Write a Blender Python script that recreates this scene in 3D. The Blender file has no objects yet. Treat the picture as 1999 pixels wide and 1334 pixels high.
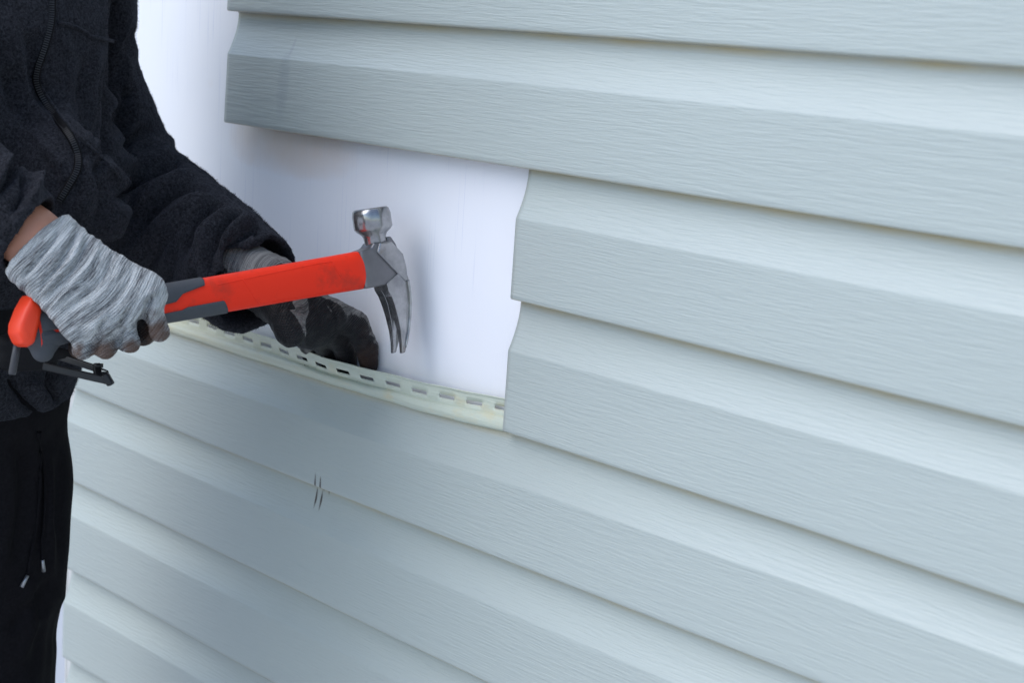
import bpy, bmesh, math
import numpy as np
from mathutils import Vector, Matrix
from mathutils.bvhtree import BVHTree
SC = bpy.context.scene
COL = SC.collection
R = math.radians
# ------------------------------------------------------------------ camera
CAM = np.array([0.0, -1.0477, 1.38])
FWD = np.array([-0.71821726, 0.66977041, -0.18860426])
RGT = np.array([0.67249356, 0.73774841, 0.05898896])
UPV = np.array([-0.17865156, 0.08446826, 0.98027993])
FPX = 3400.0                      # focal length in photograph pixels (1999 wide)
cd = bpy.data.cameras.new('camera'); cam = bpy.data.objects.new('camera', cd); COL.objects.link(cam)
m = Matrix(((RGT[0], UPV[0], -FWD[0], CAM[0]), (RGT[1], UPV[1], -FWD[1], CAM[1]), (RGT[2], UPV[2], -FWD[2], CAM[2]), (0, 0, 0, 1)))
cam.matrix_world = m
cd.sensor_width = 36; cd.lens = FPX / 1999 * 36; cd.clip_start = 0.05; cd.clip_end = 2000
cd.dof.use_dof = True; cd.dof.focus_distance = 1.64; cd.dof.aperture_fstop = 8.0
SC.camera = cam
# ------------------------------------------------------------------ light
SUN_EL, SUN_AZ = R(49), R(204)    # azimuth of the sun seen from the house, clockwise from +Y
w = bpy.data.worlds.new('World'); SC.world = w; w.use_nodes = True
nt = w.node_tree; bg = nt.nodes['Background']
sky = nt.nodes.new('ShaderNodeTexSky'); sky.sky_type = 'NISHITA'; sky.sun_disc = False
sky.sun_elevation = SUN_EL; sky.sun_rotation = SUN_AZ; sky.air_density = 1.0; sky.dust_density = 0.9; sky.ozone_density = 1.0
nt.links.new(sky.outputs[0], bg.inputs[0]); bg.inputs[1].default_value = 0.15
sd = bpy.data.lights.new('sun', 'SUN'); sun = bpy.data.objects.new('sun', sd); COL.objects.link(sun)
sd.energy = 1.35; sd.angle = R(62); sd.color = (0.97, 0.98, 1.0)
sv = Vector((math.sin(SUN_AZ) * math.cos(SUN_EL), math.cos(SUN_AZ) * math.cos(SUN_EL), math.sin(SUN_EL)))
sun.rotation_euler = sv.to_track_quat('Z', 'Y').to_euler()
SC.view_settings.view_transform = 'Standard'; SC.view_settings.look = 'None'
SC.view_settings.exposure = 0.56; SC.view_settings.gamma = 1.0

def P(x, y, dep):                 # a point seen at photograph pixel (x, y), dep metres in front of the camera
    D = FWD + RGT * ((x - 999.5) / FPX) - UPV * ((y - 667) / FPX)
    return CAM + D * dep
def onwall(x, y, yoff=0.0):       # a pixel carried on to the plane Y = yoff
    D = FWD + RGT * ((x - 999.5) / FPX) - UPV * ((y - 667) / FPX)
    return CAM + D * ((yoff - CAM[1]) / D[1])
def pix(V):
    q = np.asarray(V) - CAM; d = q @ FWD
    return np.stack([999.5 + FPX * (q @ RGT) / d, 667 - FPX * (q @ UPV) / d, d], -1)
# ------------------------------------------------------------------ object helpers
def tag(o, label=None, cat=None, group=None, kind=None):
    if label: o['label'] = label
    if cat: o['category'] = cat
    if group: o['group'] = group
    if kind: o['kind'] = kind
    return o
def empty(name, loc):
    o = bpy.data.objects.new(name, None); o.location = loc; o.empty_display_size = 0.05; COL.objects.link(o); return o
def link(name, me, mat, parent=None):
    o = bpy.data.objects.new(name, me); COL.objects.link(o)
    for mm in (mat if isinstance(mat, (list, tuple)) else [mat]): me.materials.append(mm)
    if parent:
        o.parent = parent; o.matrix_parent_inverse = Matrix.Translation(parent.location).inverted() if parent.type == 'EMPTY' else Matrix()
    return o
def mesh_np(name, V, F, mat, parent=None, smooth=True, attrs=None):
    me = bpy.data.meshes.new(name)
    V = np.asarray(V, dtype=np.float32)
    me.from_pydata(V.tolist() if len(V) < 3000 else [], [], F if len(V) < 3000 else [])
    if len(V) >= 3000:
        F = np.asarray(F, dtype=np.int32); k = F.shape[1]
        me.vertices.add(len(V)); me.vertices.foreach_set('co', V.ravel())
        me.loops.add(F.size); me.loops.foreach_set('vertex_index', F.ravel())
        me.polygons.add(len(F)); me.polygons.foreach_set('loop_start', np.arange(len(F), dtype=np.int32) * k)
        me.update(calc_edges=True); me.validate()
    if smooth: me.polygons.foreach_set('use_smooth', [True] * len(me.polygons))
    for n, a in (attrs or {}).items():
        at = me.attributes.new(n, 'FLOAT', 'POINT'); at.data.foreach_set('value', np.asarray(a, dtype=np.float32))
    me.update()
    return link(name, me, mat, parent)
def from_bm(name, bm, mat, parent=None, smooth=False, bevel=0, seg=2, angle=30):
    me = bpy.data.meshes.new(name)
    bmesh.ops.recalc_face_normals(bm, faces=bm.faces)
    bm.to_mesh(me); bm.free()
    if smooth: me.polygons.foreach_set('use_smooth', [True] * len(me.polygons))
    o = link(name, me, mat, parent)
    if bevel:
        md = o.modifiers.new('bevel', 'BEVEL'); md.width = bevel; md.segments = seg; md.limit_method = 'ANGLE'; md.angle_limit = R(angle)
        md.harden_normals = False
    return o
def frame_of(d, up=(0, 0, 1)):
    d = np.asarray(d, float); d = d / np.linalg.norm(d); u = np.asarray(up, float)
    a = np.cross(u, d)
    if np.linalg.norm(a) < 1e-3: a = np.cross((1, 0, 0), d)
    a /= np.linalg.norm(a); return d, a, np.cross(d, a)
def tube(name, pts, rad, mat, parent=None, n=10, flat=1.0, up=(0, 0, 1)):
    pts = np.asarray(pts, float); N = len(pts); rad = np.broadcast_to(rad, (N,))
    T = np.gradient(pts, axis=0); V = []; F = []
    for i in range(N):
        d, a, b = frame_of(T[i], up)
        for k in range(n):
            t = 2 * math.pi * k / n
            V.append(pts[i] + rad[i] * (a * math.cos(t) + b * math.sin(t) * flat))
    for i in range(N - 1):
        for k in range(n):
            F.append((i * n + k, i * n + (k + 1) % n, (i + 1) * n + (k + 1) % n, (i + 1) * n + k))
    F.append(tuple(range(n))[::-1]); F.append(tuple((N - 1) * n + k for k in range(n)))
    me = bpy.data.meshes.new(name); me.from_pydata([tuple(v) for v in V], [], F)
    me.polygons.foreach_set('use_smooth', [True] * len(F)); me.update()
    return link(name, me, mat, parent)
def resample(pts, n):
    pts = np.asarray(pts, float); s = np.r_[0, np.cumsum(np.linalg.norm(np.diff(pts, axis=0), axis=1))]
    # Catmull-Rom through the points
    q = np.vstack([2 * pts[0] - pts[1], pts, 2 * pts[-1] - pts[-2]]); out = []
    for v in np.linspace(0, len(pts) - 1 - 1e-6, n):
        i = int(v); t = v - i; a, b, c, d = q[i:i + 4]
        out.append(0.5 * ((2 * b) + (c - a) * t + (2 * a - 5 * b + 4 * c - d) * t * t + (3 * b - a - 3 * c + d) * t ** 3))
    return np.array(out)
# ------------------------------------------------------------------ materials
class NB:
    def __init__(s, name):
        s.m = bpy.data.materials.new(name); s.m.use_nodes = True; s.t = s.m.node_tree; s.b = s.t.nodes['Principled BSDF']
        s.geo = s.t.nodes.new('ShaderNodeTexCoord').outputs['Object']
    def n(s, typ, **kw):
        o = s.t.nodes.new('ShaderNode' + typ)
        for k, v in kw.items(): setattr(o, k, v)
        return o
    def put(s, sock, v):
        if isinstance(v, bpy.types.NodeSocket): s.t.links.new(v, sock)
        elif v is not None: sock.default_value = v
    def math(s, op, a, b=None, c=None):
        o = s.n('Math', operation=op)
        for i, v in enumerate((a, b, c)): s.put(o.inputs[i], v)
        return o.outputs[0]
    def map(s, v=None, scale=(1, 1, 1), loc=(0, 0, 0), rot=(0, 0, 0)):
        o = s.n('Mapping'); s.put(o.inputs['Vector'], v or s.geo); o.inputs['Scale'].default_value = scale
        o.inputs['Location'].default_value = loc; o.inputs['Rotation'].default_value = rot; return o.outputs[0]
    def noise(s, v=None, scale=5, detail=3, rough=.5, dist=0, col=False):
        o = s.n('TexNoise'); s.put(o.inputs['Vector'], v or s.geo); o.inputs['Scale'].default_value = scale
        o.inputs['Detail'].default_value = detail; o.inputs['Roughness'].default_value = rough; o.inputs['Distortion'].default_value = dist
        return o.outputs['Color' if col else 'Fac']
    def ramp(s, v, stops):
        o = s.n('ValToRGB'); s.put(o.inputs[0], v); e = o.color_ramp.elements
        while len(e) < len(stops): e.new(0.5)
        for i, (p, c) in enumerate(stops):
            e[i].position = p; e[i].color = (c, c, c, 1) if isinstance(c, (int, float)) else (*c, 1)
        return o.outputs[0]
    def mix(s, f, a, b):
        o = s.n('Mix', data_type='RGBA'); s.put(o.inputs[0], f)
        for i, v in ((6, a), (7, b)): s.put(o.inputs[i], (*v, 1) if isinstance(v, tuple) and len(v) == 3 else v)
        return o.outputs[2]
    def bump(s, h, strength=.3, dist=.001, nrm=None):
        o = s.n('Bump'); s.put(o.inputs['Height'], h); o.inputs['Strength'].default_value = strength; o.inputs['Distance'].default_value = dist
        if nrm: s.put(o.inputs['Normal'], nrm)
        return o.outputs[0]
    def attr(s, name): return s.n('Attribute', attribute_name=name).outputs['Fac']
    def sep(s, v=None):
        o = s.n('SeparateXYZ'); s.put(o.inputs[0], v or s.geo); return o.outputs
    def out(s, color=None, rough=None, normal=None, metal=None, **kw):
        s.put(s.b.inputs['Base Color'], (*color, 1) if isinstance(color, tuple) and len(color) == 3 else color)
        s.put(s.b.inputs['Roughness'], rough); s.put(s.b.inputs['Metallic'], metal)
        if normal: s.put(s.b.inputs['Normal'], normal)
        for k, v in kw.items(): s.put(s.b.inputs[k], v)
        return s.m

def vinyl(name, marks=(), seed=0.0, hem=False):
    b = NB(name)
    # wood grain pressed into the vinyl: long wavy ridges along X
    warp = b.noise(b.map(scale=(9, 9, 26), loc=(seed, 0, seed)), scale=1, detail=2)
    x, y, z = b.sep()
    zz = b.math('ADD', z, b.math('MULTIPLY', warp, .0050))
    cmb = b.n('CombineXYZ'); b.put(cmb.inputs[0], b.math('MULTIPLY', x, 30)); b.put(cmb.inputs[1], seed); b.put(cmb.inputs[2], b.math('MULTIPLY', zz, 470))
    g1 = b.noise(cmb.outputs[0], scale=1, detail=3, rough=.55, dist=.25)
    cm2 = b.n('CombineXYZ'); b.put(cm2.inputs[0], b.math('MULTIPLY', x, 9)); b.put(cm2.inputs[1], seed + 3); b.put(cm2.inputs[2], b.math('MULTIPLY', zz, 190))
    g2 = b.noise(cm2.outputs[0], scale=1, detail=2, rough=.5, dist=.4)
    g = b.math('ADD', b.ramp(g1, [(.36, 0.), (.66, 1.)]), b.math('MULTIPLY', b.ramp(g2, [(.3, 0.), (.7, 1.)]), .4))
    broad = b.noise(b.map(scale=(3, 3, 6), loc=(seed, 2, 0)), scale=1, detail=2)
    base = b.mix(broad, (.395, .440, .417), (.43, .475, .447)) if not hem else b.mix(broad, (.53, .59, .50), (.56, .60, .49))
    if hem:
        blot = b.ramp(b.noise(b.map(scale=(28, 28, 60)), scale=1, detail=4, rough=.6), [(.56, 0.), (.74, .55)])
        base = b.mix(blot, base, (.62, .54, .32))
        lf = b.ramp(b.math('MULTIPLY', b.math('ADD', x, 1.35), -1.0), [(.0, 0.), (.35, .55)])
        base = b.mix(b.math('MULTIPLY', lf, b.noise(b.map(scale=(20, 20, 90)), scale=1, detail=3)), base, (.58, .46, .20))
    else:
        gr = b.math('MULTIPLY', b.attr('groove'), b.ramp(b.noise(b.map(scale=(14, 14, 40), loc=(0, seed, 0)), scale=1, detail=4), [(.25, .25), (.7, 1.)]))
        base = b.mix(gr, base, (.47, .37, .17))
    # small dirt specks
    vo = b.n('TexVoronoi', feature='F1'); b.put(vo.inputs['Vector'], b.map(scale=(1, 1, 1), loc=(seed, 0, 0))); vo.inputs['Scale'].default_value = 13
    speck = b.ramp(vo.outputs['Distance'], [(.012, 1.), (.03, 0.)])
    pick = b.ramp(b.noise(scale=7, detail=0), [(.46, 0.), (.52, .8)])
    base = b.mix(b.math('MULTIPLY', speck, pick), base, (.12, .11, .09))
    for (mx, mz, hx, hz, sl, colr, amt) in marks:     # scuffs and thin dark marks with a shape of their own
        dx = b.math('DIVIDE', b.math('SUBTRACT', b.math('SUBTRACT', x, mx), b.math('MULTIPLY', b.math('SUBTRACT', z, mz), sl)), hx)
        dz = b.math('DIVIDE', b.math('SUBTRACT', z, mz), hz)
        dd = b.math('ADD', b.math('MULTIPLY', dx, dx), b.math('MULTIPLY', dz, dz))
        dd = b.math('ADD', dd, b.math('MULTIPLY', b.math('SUBTRACT', b.noise(scale=160, detail=3), .5), .8))
        base = b.mix(b.ramp(dd, [(.15, amt), (1., 0.)]), base, colr)
    nrm = b.bump(g, .46, .0005)
    return b.out(base, b.math('ADD', b.math('MULTIPLY', broad, .08), .30), nrm, **{'IOR': 1.55})

def simple(name, col, rough=.6, metal=0., nscale=None, namt=.15, bump=None, **kw):
    b = NB(name); c = col; nr = None
    if nscale:
        k = b.noise(scale=nscale, detail=4)
        c = b.mix(k, tuple(v * (1 - namt) for v in col), tuple(min(1, v * (1 + namt)) for v in col))
    if bump: nr = b.bump(b.noise(scale=bump[0], detail=3), bump[1], bump[2])
    return b.out(c, rough, nr, metal, **kw)

def wrap_mat():
    b = NB('house_wrap'); x, y, z = b.sep()
    cx = b.n('CombineXYZ'); b.put(cx.inputs[0], b.math('MULTIPLY', x, 420)); b.put(cx.inputs[2], b.math('MULTIPLY', z, 5))
    l1 = b.noise(cx.outputs[0], scale=1, detail=2, rough=.6)
    thr = b.ramp(l1, [(.60, 0.), (.68, 1.)])
    patch = b.ramp(b.noise(b.map(scale=(9, 9, 5)), scale=1, detail=2), [(.42, 0.), (.6, 1.)])
    base = b.mix(b.noise(b.map(scale=(2.5, 2, 2)), scale=1, detail=3), (.84, .85, .89), (.88, .89, .91))
    base = b.mix(b.math('MULTIPLY', b.math('MULTIPLY', thr, patch), .35), base, (.52, .56, .72))
    st = b.ramp(b.noise(b.map(scale=(5, 5, 9), loc=(3, 0, 1)), scale=1, detail=5, rough=.65), [(.60, 0.), (.75, .35)])
    base = b.mix(st, base, (.78, .68, .60))
    vo = b.n('TexVoronoi'); b.put(vo.inputs['Vector'], b.geo); vo.inputs['Scale'].default_value = 9
    base = b.mix(b.math('MULTIPLY', b.ramp(vo.outputs['Distance'], [(.01, 1.), (.022, 0.)]), .5), base, (.35, .25, .2))
    sx, sz = [float(v_) for v_ in onwall(570, 285, .0225)[[0, 2]]]
    ex = b.math('DIVIDE', b.math('SUBTRACT', x, sx), .13); ez = b.math('DIVIDE', b.math('SUBTRACT', z, sz), .035)
    de = b.math('ADD', b.math('ADD', b.math('MULTIPLY', ex, ex), b.math('MULTIPLY', ez, ez)), b.math('SUBTRACT', b.noise(scale=22, detail=4), .5))
    base = b.mix(b.ramp(de, [(0., .75), (1., 0.)]), base, (.80, .66, .55))  # soft warm shadow below the upper panel, painted into the wrap colour
    fine = b.noise(scale=900, detail=2)
    nrm = b.bump(b.math('ADD', b.math('MULTIPLY', thr, .6), fine), .2, .0004)
    nrm = b.bump(b.noise(b.map(scale=(6, 6, 3)), scale=1, detail=2), .35, .006, nrm)
    return b.out(base, .5, nrm)

M = {}
M['wrap'] = wrap_mat()
M['hem'] = vinyl('vinyl_hem', seed=5, hem=True)
M['post'] = simple('white_corner_vinyl', (.60, .60, .58), .4, nscale=9)
M['steel'] = None
def steel():
    b = NB('worn_steel')
    k = b.noise(scale=55, detail=5, rough=.6)
    sc = b.noise(b.map(scale=(300, 60, 60)), scale=1, detail=3)
    c = b.mix(b.ramp(k, [(.35, 0.), (.65, 1.)]), (.24, .24, .245), (.42, .415, .41))
    ru = b.ramp(b.noise(scale=38, detail=5, rough=.7), [(.58, 0.), (.74, .75)])
    c = b.mix(ru, c, (.20, .13, .085))
    return b.out(c, b.math('ADD', b.math('MULTIPLY', k, .14), .15), b.bump(b.math('ADD', k, sc), .25, .0004), .85)
M['steel'] = steel()
M['steel_grey'] = simple('painted_socket', (.20, .195, .20), .34, .75, nscale=70, namt=.2, bump=(300, .15, .0003))
def red():
    b = NB('red_rubber'); k = b.noise(scale=30, detail=5, rough=.65)
    c = b.mix(b.noise(scale=14, detail=2), (.88, .028, .007), (.95, .038, .010))
    c = b.mix(b.ramp(k, [(.50, 0.), (.75, .6)]), c, (.30, .035, .02))
    return b.out(c, b.math('ADD', b.math('MULTIPLY', k, .15), .38), b.bump(b.noise(scale=700, detail=2), .12, .0003), **{'Specular IOR Level': .25})
M['red'] = red()
M['grip'] = simple('grey_rubber', (.055, .060, .068), .62, nscale=60, bump=(900, .3, .0004))
M['orange'] = simple('orange_rubber', (.95, .05, .008), .42, nscale=25, bump=(500, .1, .0003))
def fleece():
    b = NB('charcoal_fleece')
    f = b.noise(scale=420, detail=4, rough=.7, dist=.6); g = b.noise(scale=110, detail=3, rough=.6)
    c = b.mix(b.ramp(f, [(.36, 0.), (.70, 1.)]), (.0085, .0085, .0100), (.045, .045, .052))
    vo = b.n('TexVoronoi'); b.put(vo.inputs['Vector'], b.geo); vo.inputs['Scale'].default_value = 85
    lint = b.math('MULTIPLY', b.ramp(vo.outputs['Distance'], [(.04, 1.), (.09, 0.)]), b.ramp(b.noise(scale=13, detail=2), [(.63, 0.), (.68, .6)]))
    c = b.mix(lint, c, (.45, .45, .5))
    h = b.math('ADD', f, b.math('MULTIPLY', g, 1.2))
    return b.out(c, .95, b.bump(h, .8, .0016), **{'Sheen Weight': .08, 'Sheen Roughness': .5, 'Specular IOR Level': .05, 'Sheen Tint': (.6, .65, .8, 1)})
M['fleece'] = fleece()
def cloth(name, c0, c1, sc=300):
    b = NB(name); f = b.noise(scale=sc, detail=3)
    return b.out(b.mix(f, c0, c1), .9, b.bump(f, .4, .0006), **{'Specular IOR Level': .06})
M['pants'] = cloth('black_knit', (.005, .0045, .0055), (.014, .013, .015))
M['belt'] = simple('black_webbing', (.006, .006, .007), .7, nscale=200, bump=(350, .5, .0006), **{'Specular IOR Level': .15})
M['black_metal'] = simple('black_metal', (.010, .010, .011), .4, 0., nscale=80, **{'Specular IOR Level': .4})
M['dark_plastic'] = simple('dark_plastic', (.05, .05, .055), .45)
M['aglet'] = simple('dull_metal', (.35, .35, .36), .35, .8)
M['zip'] = simple('black_zip', (.004, .004, .005), .7, **{'Specular IOR Level': .15}); M['teeth'] = simple('zip_teeth', (.022, .022, .024), .5, **{'Specular IOR Level': .3})
def skin():
    b = NB('skin'); k = b.noise(scale=60, detail=4)
    return b.out(b.mix(k, (.40, .17, .10), (.52, .24, .15)), .5, b.bump(b.noise(scale=500, detail=2), .2, .0004), **{'Subsurface Weight': .1, 'Subsurface Radius': (.01, .004, .002), 'Subsurface Scale': .3})
M['skin'] = skin()
def knit(name, light, dark, stain):
    b = NB(name); u = b.attr('u'); v = b.attr('v'); coat = b.attr('coat'); dirt_hilite = b.attr('dirt_hilite')
    c = b.n('CombineXYZ'); b.put(c.inputs[0], b.math('MULTIPLY', u, 850)); b.put(c.inputs[1], b.math('MULTIPLY', v, 60))
    s1 = b.noise(c.outputs[0], scale=1, detail=3, rough=.6)
    c2 = b.n('CombineXYZ'); b.put(c2.inputs[0], b.math('MULTIPLY', u, 1500)); b.put(c2.inputs[1], b.math('MULTIPLY', v, 220))
    s2 = b.noise(c2.outputs[0], scale=1, detail=2)
    rows = b.math('SINE', b.math('MULTIPLY', u, 2 * math.pi / .0021)); cols = b.math('SINE', b.math('MULTIPLY', v, 2 * math.pi / .0019))
    c3 = b.n('CombineXYZ'); b.put(c3.inputs[0], b.math('MULTIPLY', u, 150)); b.put(c3.inputs[1], b.math('MULTIPLY', v, 16))
    s3 = b.noise(c3.outputs[0], scale=1, detail=2)
    t = b.math('ADD', b.math('ADD', b.math('MULTIPLY', s1, .40), b.math('MULTIPLY', s2, .20)), b.math('MULTIPLY', s3, .40))
    col = b.mix(b.ramp(t, [(.38, 0.), (.57, 1.)]), dark, light)
    dm = b.ramp(b.math('ADD', dirt_hilite, b.math('MULTIPLY', b.math('SUBTRACT', b.noise(scale=90, detail=4), .5), .9)), [(.35, 0.), (.8, .85)])
    col = b.mix(dm, col, stain)
    cm = b.ramp(b.math('ADD', coat, b.math('MULTIPLY', b.math('SUBTRACT', b.noise(scale=240, detail=3), .5), .35)), [(.46, 0.), (.54, 1.)])
    cc = b.mix(b.math('MULTIPLY', dm, .75), (.006, .006, .0075), stain); cc = b.mix(b.ramp(b.noise(scale=120, detail=4), [(.5, 0.), (.75, .8)]), cc, (.032, .029, .028))  # spots lighten the coating: painted brown highlights as well as soiling
    col = b.mix(cm, col, cc)
    h = b.math('ADD', b.math('MULTIPLY', b.math('ADD', rows, cols), .25), b.math('MULTIPLY', t, 1.3))
    n1 = b.bump(h, .9, .0011)
    rough = b.math('SUBTRACT', .9, b.math('MULTIPLY', cm, .42))
    return b.out(col, rough, n1, **{'Specular IOR Level': .26})
M['knit'] = knit('grey_knit_glove', (.54, .555, .55), (.06, .06, .065), (.10, .052, .032))
M['knit_dark'] = knit('dark_coated_glove', (.27, .265, .25), (.03, .03, .033), (.055, .030, .02))
M['ground'] = simple('pale_concrete', (.55, .55, .55), .85, nscale=3, namt=.08, bump=(60, .3, .003))
# ------------------------------------------------------------------ setting
bm = bmesh.new(); bmesh.ops.create_grid(bm, x_segments=8, y_segments=8, size=400)
g = from_bm('ground', bm, M['ground']); tag(g, 'pale concrete ground below the house wall', 'ground', kind='structure')

def box(bm, x0, x1, y0, y1, z0, z1):
    v = [bm.verts.new(c) for c in ((x0, y0, z0), (x1, y0, z0), (x1, y1, z0), (x0, y1, z0), (x0, y0, z1), (x1, y0, z1), (x1, y1, z1), (x0, y1, z1))]
    for f in ((0, 3, 2, 1), (4, 5, 6, 7), (0, 1, 5, 4), (1, 2, 6, 5), (2, 3, 7, 6), (3, 0, 4, 7)): bm.faces.new([v[i] for i in f])
SHEATH = .0225
XL = -1.9385                        # where the siding stops at the house corner
bm = bmesh.new(); box(bm, XL - .018, 1.6, SHEATH, SHEATH + .12, 0, 2.7)
hw = from_bm('house_wall', bm, M['wrap'], bevel=.002)
tag(hw, 'white house wrap sheathing showing bare where a siding strip is missing', 'wall')
bm = bmesh.new()
box(bm, XL - .0235, XL - .0182, SHEATH - .008, SHEATH + .14, 0, 2.7); box(bm, XL - .0181, XL - .0005, SHEATH - .008, SHEATH - .001, 0, 2.7)
cp = from_bm('corner_post', bm, M['post'], bevel=.0015); tag(cp, 'narrow off-white corner post where the siding ends behind the trousers', 'corner trim')

# measured lap lines: course number -> (X, Z relative to the camera) of its lower edge
Z0 = 1.38; E0 = -0.02032
LINES = {1: [(-1.6, -.0222), (-1.08, -.0204), (-.64, -.0198)], 2: [(-1.6, -.1409), (-1.07, -.1393), (-.8, -.1402), (-.62, -.1403)],
         3: [(-1.13, -.258), (-.998, -.2585), (-.78, -.26), (-.61, -.2612)], 4: [(-1.72, -.391), (-1.57, -.3913), (-1.36, -.3896), (-1.245, -.3876), (-1.145, -.3825), (-1.13, -.3806), (-.77, -.381), (-.59, -.384)],
         5: [(-1.92, -.4998), (-1.62, -.5023), (-.97, -.4985), (-.77, -.4968)], 6: [(-1.92, -.6219), (-1.24, -.6228)],
         7: [(-1.93, -.7389), (-1.47, -.7387)], 8: [(-1.94, -.8618), (-1.83, -.8601), (-1.2, -.8603)]}
def zline(k, X):
    if k in LINES:
        a = np.array(LINES[k]); return np.interp(X, a[:, 0], a[:, 1]) + Z0
    return np.full_like(X, Z0 + E0 - (k - 1) * .12)
RNG = np.random.default_rng(4)
def wob(X, seed, amp):
    r = np.random.default_rng(abs(seed) + 1); o = np.zeros_like(X)
    for i in range(6): o += amp / (i + 1) * np.sin(X * (2.2 + i * 2.7 + r.random()) + r.random() * 6.28)
    return o
def course_profile(top):
    # (y, t, groove): t = fraction from this course's lower edge (0) to the lower edge of the course above (1)
    pts = []
    pts += [(.0122, .012), (.0060, .004), (.0025, .001), (.0008, .006), (.0, .018)]
    for t in (.05, .15, .25, .35, .45, .54, .59, .612): pts.append((.0004 * t, t))
    for s_ in (.006, .02, .05, .10, .16, .24, .33, .43, .54, .66, .78, .90, 1.0):
        pts.append((.0002 + .0118 * (1 - (1 - s_) ** 1.75), .622 + .345 * s_))
    pts += [(.0121, .985), (.0122, 1.004)]
    if top: pts += [(.0124, 1.03), (.0126, 1.06)]
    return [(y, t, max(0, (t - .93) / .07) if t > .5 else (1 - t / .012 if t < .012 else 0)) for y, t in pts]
def panel(courses, xl, xr, name, label, mat, seed, cut=0.0, top=True, hemmed=False):
    X = np.r_[xl + np.arange(6) * .005, np.arange(xl + .03, xr - .01, .02), xr]
    rows = []; gro = []
    for ci, k in enumerate(courses):            # top course first
        for (y, t, gv) in reversed(course_profile(top and ci == 0)):
            if ci > 0 and t > 1.0: continue
            zb = zline(k, X); zt = zline(k - 1, X)
            z = zb + (zt - zb) * t
            yy = y + wob(X, seed, .0007) + wob(X, seed + 7 * k, .0003) * (1 if t < .6 else .4)
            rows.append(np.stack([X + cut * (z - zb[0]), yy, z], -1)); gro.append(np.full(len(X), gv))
    V = np.array(rows); n = len(X); m_ = len(rows)
    F = [(i * n + j, i * n + j + 1, (i + 1) * n + j + 1, (i + 1) * n + j) for i in range(m_ - 1) for j in range(n - 1)]
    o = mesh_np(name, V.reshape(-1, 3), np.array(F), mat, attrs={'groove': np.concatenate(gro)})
    md = o.modifiers.new('thickness', 'SOLIDIFY'); md.thickness = .0011; md.offset = 1
    tag(o, label, 'siding panel', 'vinyl siding panels on the wall')
    return o
sm = [(float(onwall(552, 165)[0]), float(onwall(552, 165)[2]), .012, .040, .10, (.26, .29, .32), .32), (float(onwall(562, 90)[0]), float(onwall(562, 90)[2]), .003, .012, .1, (.30, .30, .33), .35)]
sc = []
for (mx_, t0, t1) in ((616, 925, 987), (626, 931, 992)):
    lap = 965 + (mx_ - 616) * .43
    for a_, b_, yo in ((t0, lap, 0.0), (lap, t1, .0112)):
        q_ = onwall(mx_ + (0 if yo == 0 else 3), (a_ + b_) / 2 - (0 if yo == 0 else 4), yo); e_ = onwall(mx_, b_, yo); sc.append((float(q_[0]), float(q_[2]), .0019, float(q_[2] - e_[2]) * (1.12 if yo == 0 else 1.35), 0, (.05, .035, .025), .95))
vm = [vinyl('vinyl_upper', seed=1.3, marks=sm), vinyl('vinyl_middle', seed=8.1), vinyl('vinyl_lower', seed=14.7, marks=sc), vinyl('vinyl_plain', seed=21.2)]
XR = 1.2
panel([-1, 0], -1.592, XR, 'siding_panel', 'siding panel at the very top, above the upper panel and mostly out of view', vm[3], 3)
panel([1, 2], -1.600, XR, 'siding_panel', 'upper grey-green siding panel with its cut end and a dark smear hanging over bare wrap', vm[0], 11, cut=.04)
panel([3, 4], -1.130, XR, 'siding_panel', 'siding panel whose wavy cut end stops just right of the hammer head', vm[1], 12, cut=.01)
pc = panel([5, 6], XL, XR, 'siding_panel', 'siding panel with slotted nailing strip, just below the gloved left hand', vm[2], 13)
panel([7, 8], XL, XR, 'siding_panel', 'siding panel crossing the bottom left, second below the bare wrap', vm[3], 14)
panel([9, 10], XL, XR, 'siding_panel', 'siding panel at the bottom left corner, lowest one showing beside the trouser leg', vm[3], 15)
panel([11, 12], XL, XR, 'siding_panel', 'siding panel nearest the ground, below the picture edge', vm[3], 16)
# nailing strip (lock + slotted hem) on the panel being fixed
bow = lambda X: -.0155 * np.exp(-((X + 1.375) / .13) ** 2) - .001 * np.exp(-((X + 1.6) / .2) ** 2)
slots = []; cx = -1.1456
while cx > XL + .03: slots.append((cx - .0104, cx + .0104)); cx -= .0373
xs = [XL + .002]
for a, b_ in reversed(slots): xs += [a - .003, a, a + .0015, b_ - .0015, b_, b_ + .003]
xs += [-1.1315]; xs = np.array(sorted(xs))
zt = lambda X: zline(4, X)
rowdef = [(.0125, -.002), (.0104, .0), (.0082, .0005), (.0076, .0018), (.0075, .0050), (.0080, .0082), (.0100, .0096), (.0138, .0100), (.0144, .0120), (.0145, .0172), (.0146, .0208), (.0146, .0256), (.0142, .0284), (.0132, .0290)]
V = []; slot_row = 9
for (y, dz) in rowdef:
    k = np.clip((dz - 0.0) / .02, 0, 1)
    wv = .0004 * np.sin(xs * 37) + .0004 * np.sin(xs * 91)
    V.append(np.stack([xs, y + bow(xs) * k + wv * k, zt(xs) + dz + wv * .5], -1))
V = np.array(V); n = len(xs); F = []
inslot = [any(a - 1e-6 <= (xs[j] + xs[j + 1]) / 2 <= b_ + 1e-6 for a, b_ in slots) for j in range(n - 1)]
for i in range(len(rowdef) - 1):
    for j in range(n - 1):
        if i == slot_row and inslot[j] and xs[j] > XL + .03: continue
        F.append((i * n + j, (i + 1) * n + j, (i + 1) * n + j + 1, i * n + j + 1))
me = bpy.data.meshes.new('nailing_strip'); me.from_pydata([tuple(v) for v in V.reshape(-1, 3)], [], F)
me.polygons.foreach_set('use_smooth', [True] * len(F)); me.update()
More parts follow.
